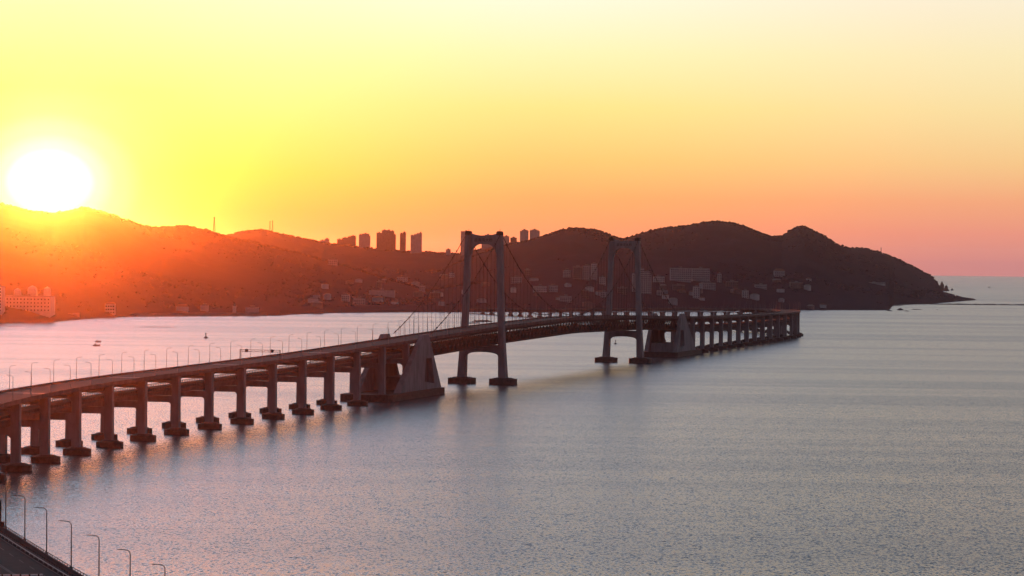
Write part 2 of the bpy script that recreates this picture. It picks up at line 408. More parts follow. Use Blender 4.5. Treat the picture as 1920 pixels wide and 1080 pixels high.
# ------------------------------------------------------------------ suspension bridge
sb = thing('suspension_bridge', 'double-deck suspension bridge with two portal towers and a steel truss deck', 'bridge', P(0, 0, 0))
upper_deck(sb, -412 + .01, 412 - .01, PN, haunch=False)
zl = lambda s: zu(s) - 8.2
tm = MB(); PAN = 10.25
for sg in (-1, 1):
    a = sg * 11.9
    sweep(tm, -410, 410, PAN, rectp(a - .45, a + .45, -2.4, -1.35), zu)
    sweep(tm, -410, 410, PAN, rectp(a - .5, a + .5, -12.2, -11.1), zu)
    for i in range(81):
        s = -410 + PAN * i
        if s > 410.5: break
        tm.beam(P(s, a, zu(s) - 11.1), P(s, a, zu(s) - 2.4), .5)
        if i < 80:
            e = s + PAN; mid = s + PAN / 2
            tm.beam(P(s + .2, a, zu(s) - 11.1), P(mid, a, zu(mid) - 2.4), .5); tm.beam(P(mid, a, zu(mid) - 2.4), P(e - .2, a, zu(e) - 11.1), .5)
for i in range(81):
    s = -410 + PAN * i
    tm.beam(P(s, -11.4, zu(s) - 11.6), P(s, 11.4, zu(s) - 11.6), .8, .9); tm.beam(P(s, -11.4, zu(s) - 2.2), P(s, 11.4, zu(s) - 2.2), .7, 1.6)
    if i < 80:
        e = s + PAN; tm.beam(P(s, -11.2, zu(s) - 11.75), P(e, 11.2, zu(e) - 11.75), .4); tm.beam(P(s, 11.2, zu(s) - 11.55), P(e, -11.2, zu(e) - 11.55), .4)
part(tm, 'stiffening_truss', M['steel'], sb)
ld = sweep(MB(), -409, 409, PAN, rectp(-11.3, 11.3, -1.1, 0), zl)
for a in (-10.6, -6, 0, 6, 10.6): sweep(ld, -409, 409, PAN, rectp(a - .5, a + .5, -2.9, -1.12), zl)
part(ld, 'lower_deck', M['steel'], sb)
pr = MB()
for sg in (-1, 1): sweep(pr, -409, 409, PAN, rectp(sg * 10.9 - .15, sg * 10.9 + .15, .01, 1.1), zl)
part(pr, 'parapet', M['deckside'], sb)

def text_mesh(txt, size):
    cu = bpy.data.curves.new('lettering', 'FONT'); cu.body = txt; cu.size = size; cu.extrude = .12; cu.align_x = 'CENTER'; cu.align_y = 'CENTER'; cu.space_character = 1.0
    o = bpy.data.objects.new('lettering_source', cu); C.objects.link(o); bpy.context.view_layer.update()
    me = bpy.data.meshes.new_from_object(o.evaluated_get(bpy.context.evaluated_depsgraph_get())); bpy.data.objects.remove(o); return me
for T_, sgn in ((-230, 1), (230, 1)):
    z = zu(T_); m = MB()
    for sg in (-1, 1):
        leg(m, T_, [(4.0, sg * 16.0, 5.6, 8.0), (z - 15, sg * 14.9, 4.7, 6.4), (z, sg * 14.2, 4.3, 5.8), (80, sg * 12.9, 4.1, 5.4), (111, sg * 12.1, 4.2, 5.2)])
    # top crossbeam: arched soffit, gently sagging top
    arch_beam(m, T_, 104.2, 112.0, 10.0, 8.5, 7.5, n=20, thick=4.4, sag=1.5)
    for zz, hf, dp in ((z - 18.2, 12.6, 2.6),):
        arch_beam(m, T_, zz, z - 12.9, hf, dp, 11.5, n=18, thick=5.4)
    tw = part(m, 'tower', M['concrete'], sb)
    for sg in (-1, 1):
        sub(cap(MB(), T_, sg * 16, 20, 15, -1.5, 4.0, ch=.08), 'pile_cap', M['cap'], tw, sb)
        sd = MB(); leg(sd, T_, [(111.0, sg * 12.1, 4.2, 5.6), (113.2, sg * 12.1, 3.9, 5.2), (113.9, sg * 12.1, 2.6, 4.0)])
        sd.tube([P(T_ - 1.2, sg * 12.1 + .6, 113.9), P(T_ - 1.2, sg * 12.1 + .6, 115.4)], .12); sd.tube([P(T_ + 1.0, sg * 12.1 - .8, 113.9), P(T_ + 1.0, sg * 12.1 - .8, 114.9)], .1)
        sub(sd, 'saddle_housing', M['steel'], tw, sb)
    try:
        me = text_mesh('星海湾大桥', 2.9)
        me.materials.clear(); me.materials.append(M['letter'])
        o = bpy.data.objects.new('lettering', me); C.objects.link(o); o.parent = tw
        c = Vector(P(T_ - 2.1 - .05, 0, 107.0)) - sb.location
        o.matrix_local = Matrix.Translation(c) @ Matrix.Rotation(H0 - math.pi / 2, 4, 'Z') @ Matrix.Rotation(math.pi / 2, 4, 'X')
    except Exception as ex: print('lettering failed', ex)

# main cables, hangers
def cable_z(s):
    a = abs(s)
    if a <= 230: return 47.3 + (112.6 - 47.3) * (a / 230) ** 2
    u = (a - 230) / (404 - 230); return 112.6 + (41.5 - 112.6) * u - 4 * 6.0 * u * (1 - u)
for sg in (-1, 1):
    part(MB().tube([P(s, sg * (13.2 + (-.9 if abs(s) > 225 and abs(s) < 235 else 0)), cable_z(s)) for s in np.linspace(-404, 404, 140)], .25, 8), 'main_cable', M['cable'], sb)
hang = []
for sg in (-1, 1):
    for i in range(-39, 40):
        s = i * 10.25
        if abs(abs(s) - 230) < 6 or cable_z(s) < zu(s) + 2.0: continue
        hang.append((sg, s))
hang.sort(key=lambda q: (abs(q[1] + 300) - (20 if q[0] > 0 else 0)))
def hanger(mb, sg, s):
    for d in (-.25, .25): mb.tube([P(s + d, sg * 12.95, zu(s) - .6), P(s + d, sg * 13.2, cable_z(s) - .2)], .06, 5)
    mb.beam(P(s - .5, sg * 13.3, cable_z(s)), P(s + .5, sg * 13.3, cable_z(s)), .85); return mb
for sg, s in hang[:100]: part(hanger(MB(), sg, s), 'hanger', M['cable'], sb)
if len(hang) > 100:
    m = MB()
    for sg, s in hang[100:]: hanger(m, sg, s)
    tag(part(m, 'hanger', M['cable'], sb), kind='stuff')

# lookers at the anchorages: a pair of leaning gravity frames on one caisson
def anchorage(q):
    """q = -1 for the near one, +1 for the far one; local run u points away from the main span"""
    S = lambda u: q * u
    def frame(sg):
        m = MB()
        outer = [(387, 4.6), (480, 4.6), (427, 41.5), (414, 41.5)]
        hole = [(403, 8), (425, 10), (421, 25.5), (408, 25.5)]
        lat_o = lambda z: 16.2 + (15.2 - 16.2) * (z - 4.6) / 36.9
        lat_i = lambda z: 11.9 + (12.65 - 11.9) * (z - 4.6) / 36.9
        o = len(m.v)
        for lf in (lat_o, lat_i):
            for pl in (outer, hole):
                for u, z in pl: m.v.append(tuple(P(S(u), sg * lf(z), z)))
        idx = lambda side, ring, i: o + side * 8 + ring * 4 + i % 4
        for side in (0, 1):
            for i in range(4): m.f.append((idx(side, 0, i), idx(side, 0, i + 1), idx(side, 1, i + 1), idx(side, 1, i)))
        for i in range(4):
            m.f.append((idx(0, 0, i), idx(0, 0, i + 1), idx(1, 0, i + 1), idx(1, 0, i)))
            m.f.append((idx(0, 1, i), idx(0, 1, i + 1), idx(1, 1, i + 1), idx(1, 1, i)))
        return m
    base = MB(); n = [(-16, 382), (-18, 385), (-18, 500), (-16, 504), (16, 504), (18, 500), (18, 385), (16, 382)]
    base.loft([[P(S(u), a, -1.5) for a, u in n], [P(S(u), a, 4.4) for a, u in n]])
    b = part(base, 'anchorage', M['cap'], sb)
    for sg in (-1, 1):
        f = sub(frame(sg), 'anchor_frame', M['concrete'], b, sb)
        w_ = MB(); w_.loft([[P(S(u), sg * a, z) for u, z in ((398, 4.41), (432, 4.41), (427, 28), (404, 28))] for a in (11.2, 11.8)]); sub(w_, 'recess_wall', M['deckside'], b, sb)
    ib = MB()
    # chamber block between the frames, below the lower deck
    zc = zu(q * 440) - LOW - 8
    ib.loft([[P(S(u), a, 4.41) for a, u in ((-11.1, 395), (-11.1, 436), (11.1, 436), (11.1, 395))], [P(S(u), a, 13) for a, u in ((-11.0, 397), (-11.0, 430), (11.0, 430), (11.0, 397))]])
    sub(ib, 'cable_chamber', M['concrete'], b, sb)
    return b
anchorage(-1); anchorage(1)

# ------------------------------------------------------------------ street lamps
def lamp_mesh(h=11.0, arm=2.0, k=1.0, n=8):
    """pole with a swept arm towards +X and a flat lamp head; origin at the foot"""
    p = MB(); p.tube([(0, 0, 0), (0, 0, .5)], .22, n); pts = [(0, 0, .5), (.03, 0, h * .5), (.05, 0, h * .88)]
    for i in range(1, 6):
        a = i / 5 * math.radians(78); pts.append((.05 + 1.0 * (1 - math.cos(a)), 0, h * .88 + 1.0 * math.sin(a)))
    pts.append((arm, 0, h * .88 + 1.13))
    p.tube(pts, [.13 * k, .11 * k, .09 * k] + [.075 * k] * 6, n)
    hd = MB(); z = h * .88 + 1.12
    hd.loft([[(arm - .1, -.08, z - .05), (arm - .1, .08, z - .05), (arm - .1, .08, z + .06), (arm - .1, -.08, z + .06)],
             [(arm + .3, -.2, z - .04), (arm + .3, .2, z - .04), (arm + .3, .17, z + .12), (arm + .3, -.17, z + .12)],
             [(arm + .95, -.16, z + .02), (arm + .95, .16, z + .02), (arm + .95, .12, z + .12), (arm + .95, -.12, z + .12)]])
    return p, hd
pm, hm = lamp_mesh(k=1.25)
lamp0 = thing('street_lamp', 'x', 'street lamp')
pm.build('pole', M['pole'], None).parent = lamp0; hm.build('lamp_head', M['steel'], None).parent = lamp0
pm2, hm2 = lamp_mesh(k=1.0, n=6)
lampB = thing('street_lamp', 'x', 'street lamp')
pm2.build('pole', M['pole'], None).parent = lampB; hm2.build('lamp_head', M['steel'], None).parent = lampB
used = set()
def put_lamp(s, side, label, group, zz=1.1):
    src = lamp0 if group.endswith('foreground road') else lampB
    if src.name in used: o = copy_tree(src)
    else: o = src; used.add(src.name)
    o.location = P(s, side * (HW - .2), zu(s) + zz)
    t = float(np.interp(s, PS, PT)) - math.pi / 2
    o.rotation_euler = (0, 0, t + (math.pi if side > 0 else 0))
    o['label'] = label; o['group'] = group; return o
fg = [-1617 - 20.0 * k for k in range(9)]
for k, s in enumerate(fg):
    put_lamp(s, 1, 'tall grey street lamp on the near road edge, %s from the left' % ordn(k), 'street lamps along the foreground road')
nearS = [-1049 + 32.7 * k for k in range(-2, 20)]
farS = [-1029 + 32.1 * k for k in range(-1, 20)]
for k, s in enumerate([q for q in nearS if q < -412]): put_lamp(s, 1, 'street lamp on the viaduct\'s near edge, arm to the left, %s from the left' % ordn(k), 'street lamps along the approach viaduct')
for k, s in enumerate([q for q in farS if q < -412]): put_lamp(s, -1, 'street lamp on the viaduct\'s far edge, arm to the right, %s from the left' % ordn(k), 'street lamps along the approach viaduct')
sp = [s for s in np.arange(-395, 400, 33) if abs(abs(s) - 230) > 6]
for side, nm in ((1, 'near'), (-1, 'far')):
    for k, s in enumerate(sp): put_lamp(s, side, 'small street lamp on the suspended deck\'s %s edge, %s from the left' % (nm, ordn(k)), 'street lamps along the suspended deck')
ff = list(np.arange(430, 1500, 33))
for side, nm in ((1, 'near'), (-1, 'far')):
    for k, s in enumerate(ff): put_lamp(s, side, 'tiny street lamp on the distant viaduct\'s %s edge, %s beyond the far anchorage' % (nm, ordn(k)), 'street lamps along the distant viaduct')

# ------------------------------------------------------------------ gantries
def gantry(s, label, h=6.6, sgn=()):
    g = thing('sign_gantry', label, 'sign gantry', P(s, 0, zu(s)))
    for sg in (-1, 1): part(MB().beam(P(s, sg * (HW - .3), zu(s) + 1.1), P(s, sg * (HW - .3), zu(s) + h), .5), 'post', M['steel'], g)
    b = MB(); zt = zu(s) + h
    for dz in (0, -1.1): b.beam(P(s, -HW + .3, zt + dz - .2), P(s, HW - .3, zt + dz - .2), .22)
    for i in range(13):
        a = -HW + .3 + (2 * HW - .6) * i / 12
        if i < 12: b.beam(P(s, a, zt - (1.3 if i % 2 else .2)), P(s, a + (2 * HW - .6) / 12, zt - (.2 if i % 2 else 1.3)), .12)
    part(b, 'truss_beam', M['steel'], g)
    for a in sgn:
        part(MB().loft([[P(s - .25, a + i, zt - .7 + j) for i, j in ((-.9, -.9), (.9, -.9), (.9, .9), (-.9, .9))], [P(s - .45, a + i, zt - .7 + j) for i, j in ((-.9, -.9), (.9, -.9), (.9, .9), (-.9, .9))]]), 'lane_signal', M['letter'], g)
    return g
gantry(-693, 'steel sign gantry with two small signal boxes spanning the viaduct deck', sgn=(-8.2, 7.6))
gantry(-1611, 'dark gantry post at the picture\'s left edge above the near road', h=7.4, sgn=(9.5,))
gb = thing('overhead_signboard', 'long dark red board under a white banded tube over the near road, bottom left corner', 'signboard', at(20, 1078, 528))
e0, e1 = Vector(at(-75, 1079.5, 527)), Vector(at(80, 1078, 530)); tt = (e1 - e0).normalized()
part(MB().tube([e0, e1], .17, 10), 'tube', M['white'], gb)
part(MB().loft([[tuple(e + Vector((0, y, z))) for y, z in ((-.12, -1.9), (.12, -1.9), (.12, -.2), (-.12, -.2))] for e in (e0, e0 + tt * 13.6)]), 'board', M['red'], gb)
bd = MB()
for k in range(9): q = e0 + tt * (.9 + 1.78 * k); bd.tube([q, q + tt * .34], .2, 10)
part(bd, 'band', M['steel'], gb)
part(MB().beam(e0 + Vector((0, .3, .2)), Vector((e0.x, e0.y + .3, zu(-1745) + .1)), .4), 'post', M['steel'], gb)
bx = thing('control_cabinet', 'small dark control cabinet on the near road edge below the first lamp', 'cabinet', P(-1613.6, HW - .2, zu(-1613.6) + 1.15))
part(MB().box(P(-1613.6, HW - .3, zu(-1613.6) + 1.15), .8, 1.0, 1.1, rot=.4), 'cabinet_body', M['steel'], bx)
part(MB().box(P(-1613.6, HW - .3, zu(-1613.6) + 2.25), 1.0, 1.2, .1, rot=.4), 'cabinet_roof', M['steel'], bx)

# ------------------------------------------------------------------ hills and coast
def pl(x, pts): return np.interp(x, [p[0] for p in pts], [p[1] for p in pts])
COAST = [(-260, 625), (-100, 612), (0, 606.5), (60, 605), (110, 603), (150, 599), (220, 595), (300, 592), (400, 591), (440, 592), (525, 592), (545, 590), (620, 587), (760, 585.5), (900, 585.5), (1100, 584), (1300, 582.5), (1500, 581.5), (1600, 581.5), (1668, 581.5), (1676, 572), (1700, 571.5), (1760, 568.5), (1800, 565), (1828, 563), (1831, 562.5)]
RA = [(-300, 350), (-100, 365), (0, 384), (30, 390), (60, 397), (97, 402), (130, 396), (155, 390), (190, 398), (230, 411), (270, 424), (300, 427), (345, 424), (385, 432), (420, 443), (480, 456), (560, 475), (650, 500), (750, 530), (850, 560), (900, 580)]
RB = [(300, 480), (380, 455), (425, 441), (450, 434), (490, 430), (520, 437), (560, 445), (600, 454), (640, 459), (690, 465), (760, 471), (820, 474), (860, 476), (885, 471), (920, 462), (960, 456), (1010, 452), (1060, 455)]
RC = [(800, 520), (860, 492), (900, 476), (940, 462), (985, 453), (1020, 443), (1050, 433), (1075, 428), (1100, 429.5), (1125, 434), (1145, 443), (1170, 449), (1195, 441), (1215, 434), (1240, 429), (1290, 424), (1318, 418), (1345, 416), (1375, 419), (1400, 427), (1425, 437), (1443, 444), (1465, 443), (1480, 433), (1495, 425), (1508, 425), (1525, 433), (1548, 444), (1565, 456), (1590, 465), (1625, 467), (1660, 476), (1700, 493), (1725, 507), (1745, 517), (1755, 527), (1761, 537), (1764, 546)]
RD = [(1560, 545), (1650, 540), (1700, 545), (1755, 541), (1772, 547), (1800, 555), (1822, 560), (1831, 562)]
RE = [(-300, 520), (0, 530), (200, 545), (400, 555), (560, 552), (700, 545), (850, 545), (1000, 540), (1200, 535), (1400, 540), (1550, 548), (1640, 556), (1672, 566), (1677, 575)]
DRA = [(-300, 4700), (0, 5000), (200, 5200), (400, 5600), (600, 5600), (900, 5200)]
DRB = [(300, 7800), (600, 7800), (900, 7400), (1060, 7000)]
DRC = [(800, 6300), (1100, 6500), (1500, 6900), (1700, 7900), (1764, 8700)]
DRD = [(1560, 6400), (1831, 6780)]
NP = 760
pxs = np.linspace(-260, 1832, NP)
cd = np.array([water(p, pl(p, COAST))[1] for p in pxs])
coast_all = cd.copy()
rows = 190
def vnoise(x, y, seed=0):
    r = np.random.default_rng(seed).random((256, 256)); xi = np.floor(x).astype(int); yi = np.floor(y).astype(int)
    fx = x - xi; fy = y - yi; fx = fx * fx * (3 - 2 * fx); fy = fy * fy * (3 - 2 * fy); g = lambda a, b: r[a % 256, b % 256]
    return (g(xi, yi) * (1 - fx) + g(xi + 1, yi) * fx) * (1 - fy) + (g(xi, yi + 1) * (1 - fx) + g(xi + 1, yi + 1) * fx) * fy
def fbm(x, y, sc_, o=5, seed=0):
    t = 0; a = .5
    for i in range(o): t = t + a * (vnoise(x / sc_, y / sc_, seed + i) - .5); sc_ /= 2.03; a *= .52
    return t
# forward distance of each row: dense where the slopes are
Dg = np.zeros((rows, NP)); 
for j in range(NP):
    c = cd[j]; n1 = int(rows * .62); Dg[:n1, j] = c + (7000 - c) * (np.linspace(0, 1, n1) ** 1.25) if c < 6600 else c + 900 * np.linspace(0, 1, n1)
    e = Dg[n1 - 1, j]; Dg[n1:, j] = e + (10500 - e) * np.linspace(0, 1, rows - n1 + 1)[1:]
def ridge_z(pts, dist, p): 
    D = pl(p, dist); return np.array([at(a, b, d)[2] - sea(0, d) for a, b, d in zip(np.atleast_1d(p), np.atleast_1d(pl(p, pts)), np.atleast_1d(D))]), D
U = np.array([ray(p, 500)[0] / ray(p, 500)[1] for p in pxs])
XX = U[None, :] * Dg; YY = Dg
Hh = np.full((rows, NP), 2.5)
def layer(pts, dist, lo, hi, pw, back, foot=None, edge=40):
    global Hh
    z, D = ridge_z(pts, dist, pxs); m = np.clip(np.minimum(pxs - lo, hi - pxs) / edge, 0, 1) if edge else ((pxs >= lo) & (pxs <= hi)).astype(float)
    f = cd if foot is None else np.array([max(c, q) for c, q in zip(cd, np.interp(pxs, [a[0] for a in foot], [a[1] for a in foot]))])
    t = (Dg - f[None, :]) / np.maximum(D - f, 60)[None, :]
    up = np.clip(t, 0, 1) ** pw; dn = np.exp(-np.clip(Dg - D[None, :], 0, None) / back)
    h = z[None, :] * m[None, :] * np.where(t < 1, up, dn)
    Hh = np.maximum(Hh, h)
layer(RA, DRA, -300, 900, .85, 900, edge=30)
layer(RB, DRB, 300, 1060, 1.1, 1500, edge=20)
layer(RC, DRC, 800, 1766, .80, 900, edge=2)
layer(RD, DRD, 1560, 1833, .5, 300, edge=2)
# coastal shelf with its low cliffs
sh = np.clip((Dg - cd[None, :]) / 60, 0, 1); shelf = 9 + 16 * np.clip((Dg - cd[None, :]) / 700, 0, 1)
shelf = shelf * np.where(pxs > 1672, .45, 1.0)[None, :] * np.clip((1831 - pxs) / 60, .15, 1)[None, :]
Hh = np.maximum(Hh, shelf) * (sh ** .6)
nz = fbm(XX, YY, 420, 6, 11) * np.clip((Hh - 10) / 90, 0, 1)
gul = -np.abs(fbm(XX + 3000, YY, 300, 4, 31)) * 2
far_f = np.clip((Hh - 15) / 80, 0, 1)
ridge_keep = np.ones_like(Hh)
for pts, dist in ((RA, DRA), (RB, DRB), (RC, DRC)):
    D = pl(pxs, dist); ridge_keep = np.minimum(ridge_keep, np.clip(np.abs(Dg - D[None, :]) / 380, .0, 1))
Hh = Hh + (nz * 70 + (gul + .3) * 34 * far_f) * ridge_keep - far_f * ridge_keep * 8
Hh = np.maximum(Hh, 1.0 * sh) 
for j in range(NP):
    if pxs[j] > 1764: Hh[Dg[:, j] > pl(pxs[j], DRD) + 200, j] = -9
ZZ = Hh - (XX ** 2 + YY ** 2) / (2 * REARTH)
ZZ[0, :] -= 2.5
# the sheet closes below the sea on its outer rim
vs = np.stack([XX, YY, ZZ], -1).reshape(-1, 3)
idx = np.arange(rows * NP).reshape(rows, NP)
fcs = np.stack([idx[:-1, :-1], idx[:-1, 1:], idx[1:, 1:], idx[1:, :-1]], -1).reshape(-1, 4)
def np_mesh(name, v, f, mat_, smooth=True):
    me = bpy.data.meshes.new(name); me.vertices.add(len(v)); me.vertices.foreach_set('co', v.astype(np.float32).ravel())
    k = f.shape[1]; me.loops.add(f.size); me.loops.foreach_set('vertex_index', f.astype(np.int32).ravel())
    me.polygons.add(len(f)); me.polygons.foreach_set('loop_start', np.arange(0, f.size, k, dtype=np.int32)); me.polygons.foreach_set('loop_total', np.full(len(f), k, dtype=np.int32))
    me.update(calc_edges=True); me.validate(); me.materials.append(mat_)
    if smooth: me.polygons.foreach_set('use_smooth', np.ones(len(f), dtype=bool))
    o = bpy.data.objects.new(name, me); C.objects.link(o); return o
M['hill'] = mat('hill_ground', (.048, .034, .048), .95, .5, .012, spec=.0, base2=(.038, .028, .039), detail=10)
tag(np_mesh('hills', vs, fcs, M['hill']), 'wooded coastal hills behind the bay', kind='structure')
def ground(px, D):
    """terrain height at column px and forward distance D"""
    j = int(round(np.interp(px, pxs, np.arange(NP)))); return float(np.interp(D, Dg[:, j], Hh[:, j]))
# leafy clumps scattered over the slopes: a far-off wood
NT = 16000
jj = rng.integers(0, NP - 1, NT); ii = (rng.random(NT) ** .8 * (rows * .8)).astype(int)
ridx = []
for pts, dist in ((RA, DRA), (RB, DRB), (RC, DRC)):      # denser along the skylines
    for j in range(NP):
        lo, hi = pts[0][0], pts[-1][0]
        if lo < pxs[j] < hi:
            i = int(np.argmin(np.abs(Dg[:, j] - pl(pxs[j], dist)))); ridx += [(i + d, j) for d in (-1, 0, 0, 1)]
ii = np.concatenate([ii, [a for a, b in ridx]]); jj = np.concatenate([jj, [b for a, b in ridx]])
fx, fy = rng.random(len(ii)), rng.random(len(ii)); ii = np.clip(ii, 0, rows - 2); jj = np.clip(jj, 0, NP - 2)
def bil(A_): return (A_[ii, jj] * (1 - fx) * (1 - fy) + A_[ii, jj + 1] * fx * (1 - fy) + A_[ii + 1, jj] * (1 - fx) * fy + A_[ii + 1, jj + 1] * fx * fy)
tx, ty, tz, th_ = bil(XX), bil(YY), bil(ZZ), bil(Hh)
keep = (th_ > 9) & ((fbm(tx, ty, 260, 3, 77) > .05) | (np.arange(len(tx)) >= NT)); tx, ty, tz = tx[keep], ty[keep], tz[keep]; nT = len(tx)
ico_v = np.array([(0, 0, -1), (.72, -.53, -.45), (-.28, -.85, -.45), (-.89, 0, -.45), (-.28, .85, -.45), (.72, .53, -.45), (.28, -.85, .45), (-.72, -.53, .45), (-.72, .53, .45), (.28, .85, .45), (.89, 0, .45), (0, 0, 1)])
ico_f = np.array([(0, 1, 2), (1, 0, 5), (0, 2, 3), (0, 3, 4), (0, 4, 5), (1, 5, 10), (2, 1, 6), (3, 2, 7), (4, 3, 8), (5, 4, 9), (1, 10, 6), (2, 6, 7), (3, 7, 8), (4, 8, 9), (5, 9, 10), (6, 10, 11), (7, 6, 11), (8, 7, 11), (9, 8, 11), (10, 9, 11)])[:, ::-1]
R_ = np.where(np.concatenate([np.zeros(NT), np.ones(len(ii) - NT)])[keep] > 0, rng.uniform(2.0, 4.6, nT), rng.uniform(1.2, 2.8, nT)); jit = 1 + rng.uniform(-.4, .4, (nT, 12, 3))
tv = ico_v[None] * jit * R_[:, None, None] * np.array([1.1, 1.1, .85]) + np.stack([tx, ty, tz + R_ * .35], -1)[:, None, :]
tf = ico_f[None] + (np.arange(nT) * 12)[:, None, None]
M['wood'] = mat('woodland', (.042, .030, .042), .95, .5, .02, spec=.0, base2=(.032, .024, .034), detail=8)
tag(np_mesh('woodland', tv.reshape(-1, 3), tf.reshape(-1, 3), M['wood'], smooth=False), 'dark woodland covering the hills', kind='stuff')

# ------------------------------------------------------------------ buildings
def facing(c): return math.atan2(c[0], c[1]) * -1
def building(px0, px1, pyt, pyb, D, label, cat='building', name='apartment_building', wall='wall', group=None, steps=None, win=None, depth=None, roofm='flat', pitched=False, extra=0, dome=None, rot=0):
    """a block whose front spans px0..px1 at forward distance D, top at pyt, foot below pyb"""
    if group != TG: D = hitD((px0 + px1) / 2, pyb - 1) - 3
    a, b = at(px0, pyt, D), at(px1, pyt, D); w_ = abs(b[0] - a[0]); cx = (a[0] + b[0]) / 2
    foot = at((px0 + px1) / 2, pyb, D)[2] - 12; top = (a[2] + b[2]) / 2; dp = depth or max(9, min(16, w_ * .7))
    r = thing(name, label, cat, (cx, D, foot), group); m = MB(); rf = MB(); hh = top - foot
    if steps:
        tot = sum(q[0] for q in steps); x = cx - w_ / 2
        for fr, dy in steps:
            ww = w_ * fr / tot; h_ = hh - dy * D / F
            m.box((x + ww / 2, D + dp / 2, foot), ww - .006, dp, h_); rf.box((x + ww / 2, D + dp / 2, foot + h_ + .003), ww + .5, dp + .6, .9); rf.box((x + ww * .5, D + dp / 2, foot + h_ + .91), min(5, ww * .5), dp * .5, 2.4); x += ww
    else:
        m.box((cx, D + dp / 2, foot), w_, dp, hh)
        if pitched:
            y0, y1 = D - .6, D + dp + .6; x0, x1 = cx - w_ / 2 - .6, cx + w_ / 2 + .6; z0 = top + .004; rh = min(dp, w_) * .32; yc = D + dp / 2
            rf.add([(x0, y0, z0), (x1, y0, z0), (x1, y1, z0), (x0, y1, z0), (x0 + dp * .3, yc, z0 + rh), (x1 - dp * .3, yc, z0 + rh)], [(0, 1, 5, 4), (2, 3, 4, 5), (1, 2, 5), (3, 0, 4), (3, 2, 1, 0)])
        else:
            rf.box((cx, D + dp / 2, top + .003), w_ + .6, dp + .6, .8); rf.box((cx, D + dp * .5, top + .81), min(6, w_ * .4), dp * .5, 2.6)
    part(m, 'wall', M[wall], r); rfo = part(rf, 'roof', M['roof' if pitched else roofm], r)
    if dome:
        for px_, pt_, wd in dome:
            q = at(px_, pt_, D); mm = MB(); base = top + .9; mm.box((q[0], D + dp / 2, base), wd, wd, (q[2] - base) * .6, taper=.92)
            rf2 = [[(q[0] + wd * .55 * k * math.cos(t), D + dp / 2 + wd * .55 * k * math.sin(t), base + (q[2] - base) * (.6 + .4 * u)) for t in [i * math.pi / 4 for i in range(8)]] for k, u in ((1, .003), (.95, .35), (.7, .7), (.25, .95), (.05, 1.1))]
            mm.loft(rf2); part(mm, 'turret', M[wall], r)
    if win:
        nx, ny, ww, wh = win; dz = (at(0, pyb, D)[2] - top); zone = min(hh - 13, -dz)
        src = None
        for iy in range(ny):
            for ix in range(nx):
                wx = cx - w_ / 2 + w_ * (ix + .5) / nx; wz = top - 1.2 - (zone - 1.2) * (iy + .5) / ny
                if src is None:
                    wm = MB().box((0, 0, -wh / 2), ww, .5, wh); src = wm.build('window', M['glass'], None); o = src
                else: o = src.copy(); C.objects.link(o)
                o.parent = r; o.location = (wx - r.location[0], -.05, wz - r.location[2])
    return r
def hitD(px, py):
    """forward distance at which the sight line through (px, py) meets the hills"""
    j = int(round(np.interp(px, pxs, np.arange(NP)))); d = ray(px, py); z = H + d[2] / d[1] * Dg[:, j]
    k = np.nonzero(ZZ[:, j] >= z)[0]
    return float(Dg[max(k[0], 1), j]) if len(k) else float(cd[j] + 60)
TG = 'apartment towers on the skyline'
building(600, 617, 448, 458, 7900, 'low stepped block on the skyline at the left end of the towers', steps=[(1, 3), (1, 0)], group=TG)
building(632, 652, 446, 460, 7850, 'stepped low block left of the second skyline tower', steps=[(1, 3), (1.2, 0)], group=TG, wall='wall2')
building(652, 667, 442.5, 462, 7800, 'mid-height block joined to the stepped block on the skyline', steps=[(.5, 2), (1, 0)], group=TG, wall='wall2')
building(673, 694, 438.5, 464, 7700, 'square tower between the stepped blocks and the widest tower', steps=[(.8, 2), (2, 0), (.3, 5)], group=TG, wall='wall3')
building(706, 742, 432, 472, 7600, 'widest and tallest tower block on the skyline', steps=[(10, 5), (10, 0), (6, 0), (7, 1.5), (3, 8)], group=TG, wall='wall2')
building(750, 761, 436, 473, 7550, 'slim tower block right of the widest tower', steps=[(1, 2), (1, 0)], group=TG, wall='wall2')
building(770, 791, 437, 476, 7500, 'tower block with roofline stepping up to the right', steps=[(1, 5), (1, 3.5), (1, 1.5), (1, 0)], group=TG, wall='wall3')
building(836, 845, 468, 477, 7400, 'tiny dark block alone on the low skyline ridge', group=TG, wall='wall3')
building(864, 884, 434, 492, 7300, 'tower block just behind the left leg of the nearer bridge tower', group=TG, wall='wall3')
building(903, 927, 440.5, 480, 7300, 'tower block seen through the arch of the nearer bridge tower', group=TG, wall='wall3', steps=[(1, 3), (2, 0), (1, 2)])
building(944, 955, 443.5, 462, 7200, 'low block right of the nearer bridge tower on the skyline', group=TG, wall='wall3')
building(957, 969, 446, 460, 7150, 'lowest flat block between bridge tower and twin blocks', group=TG, wall='wall2')
building(975, 991, 431.5, 458, 7100, 'left one of the twin blocks on the skyline', group=TG, wall='wall3', steps=[(1, 3), (3, 0), (.8, 2)])
building(993.5, 1012, 431, 457, 7100, 'right one of the twin blocks on the skyline', group=TG, wall='wall3', steps=[(.8, 2), (3, 0), (1, 3)])
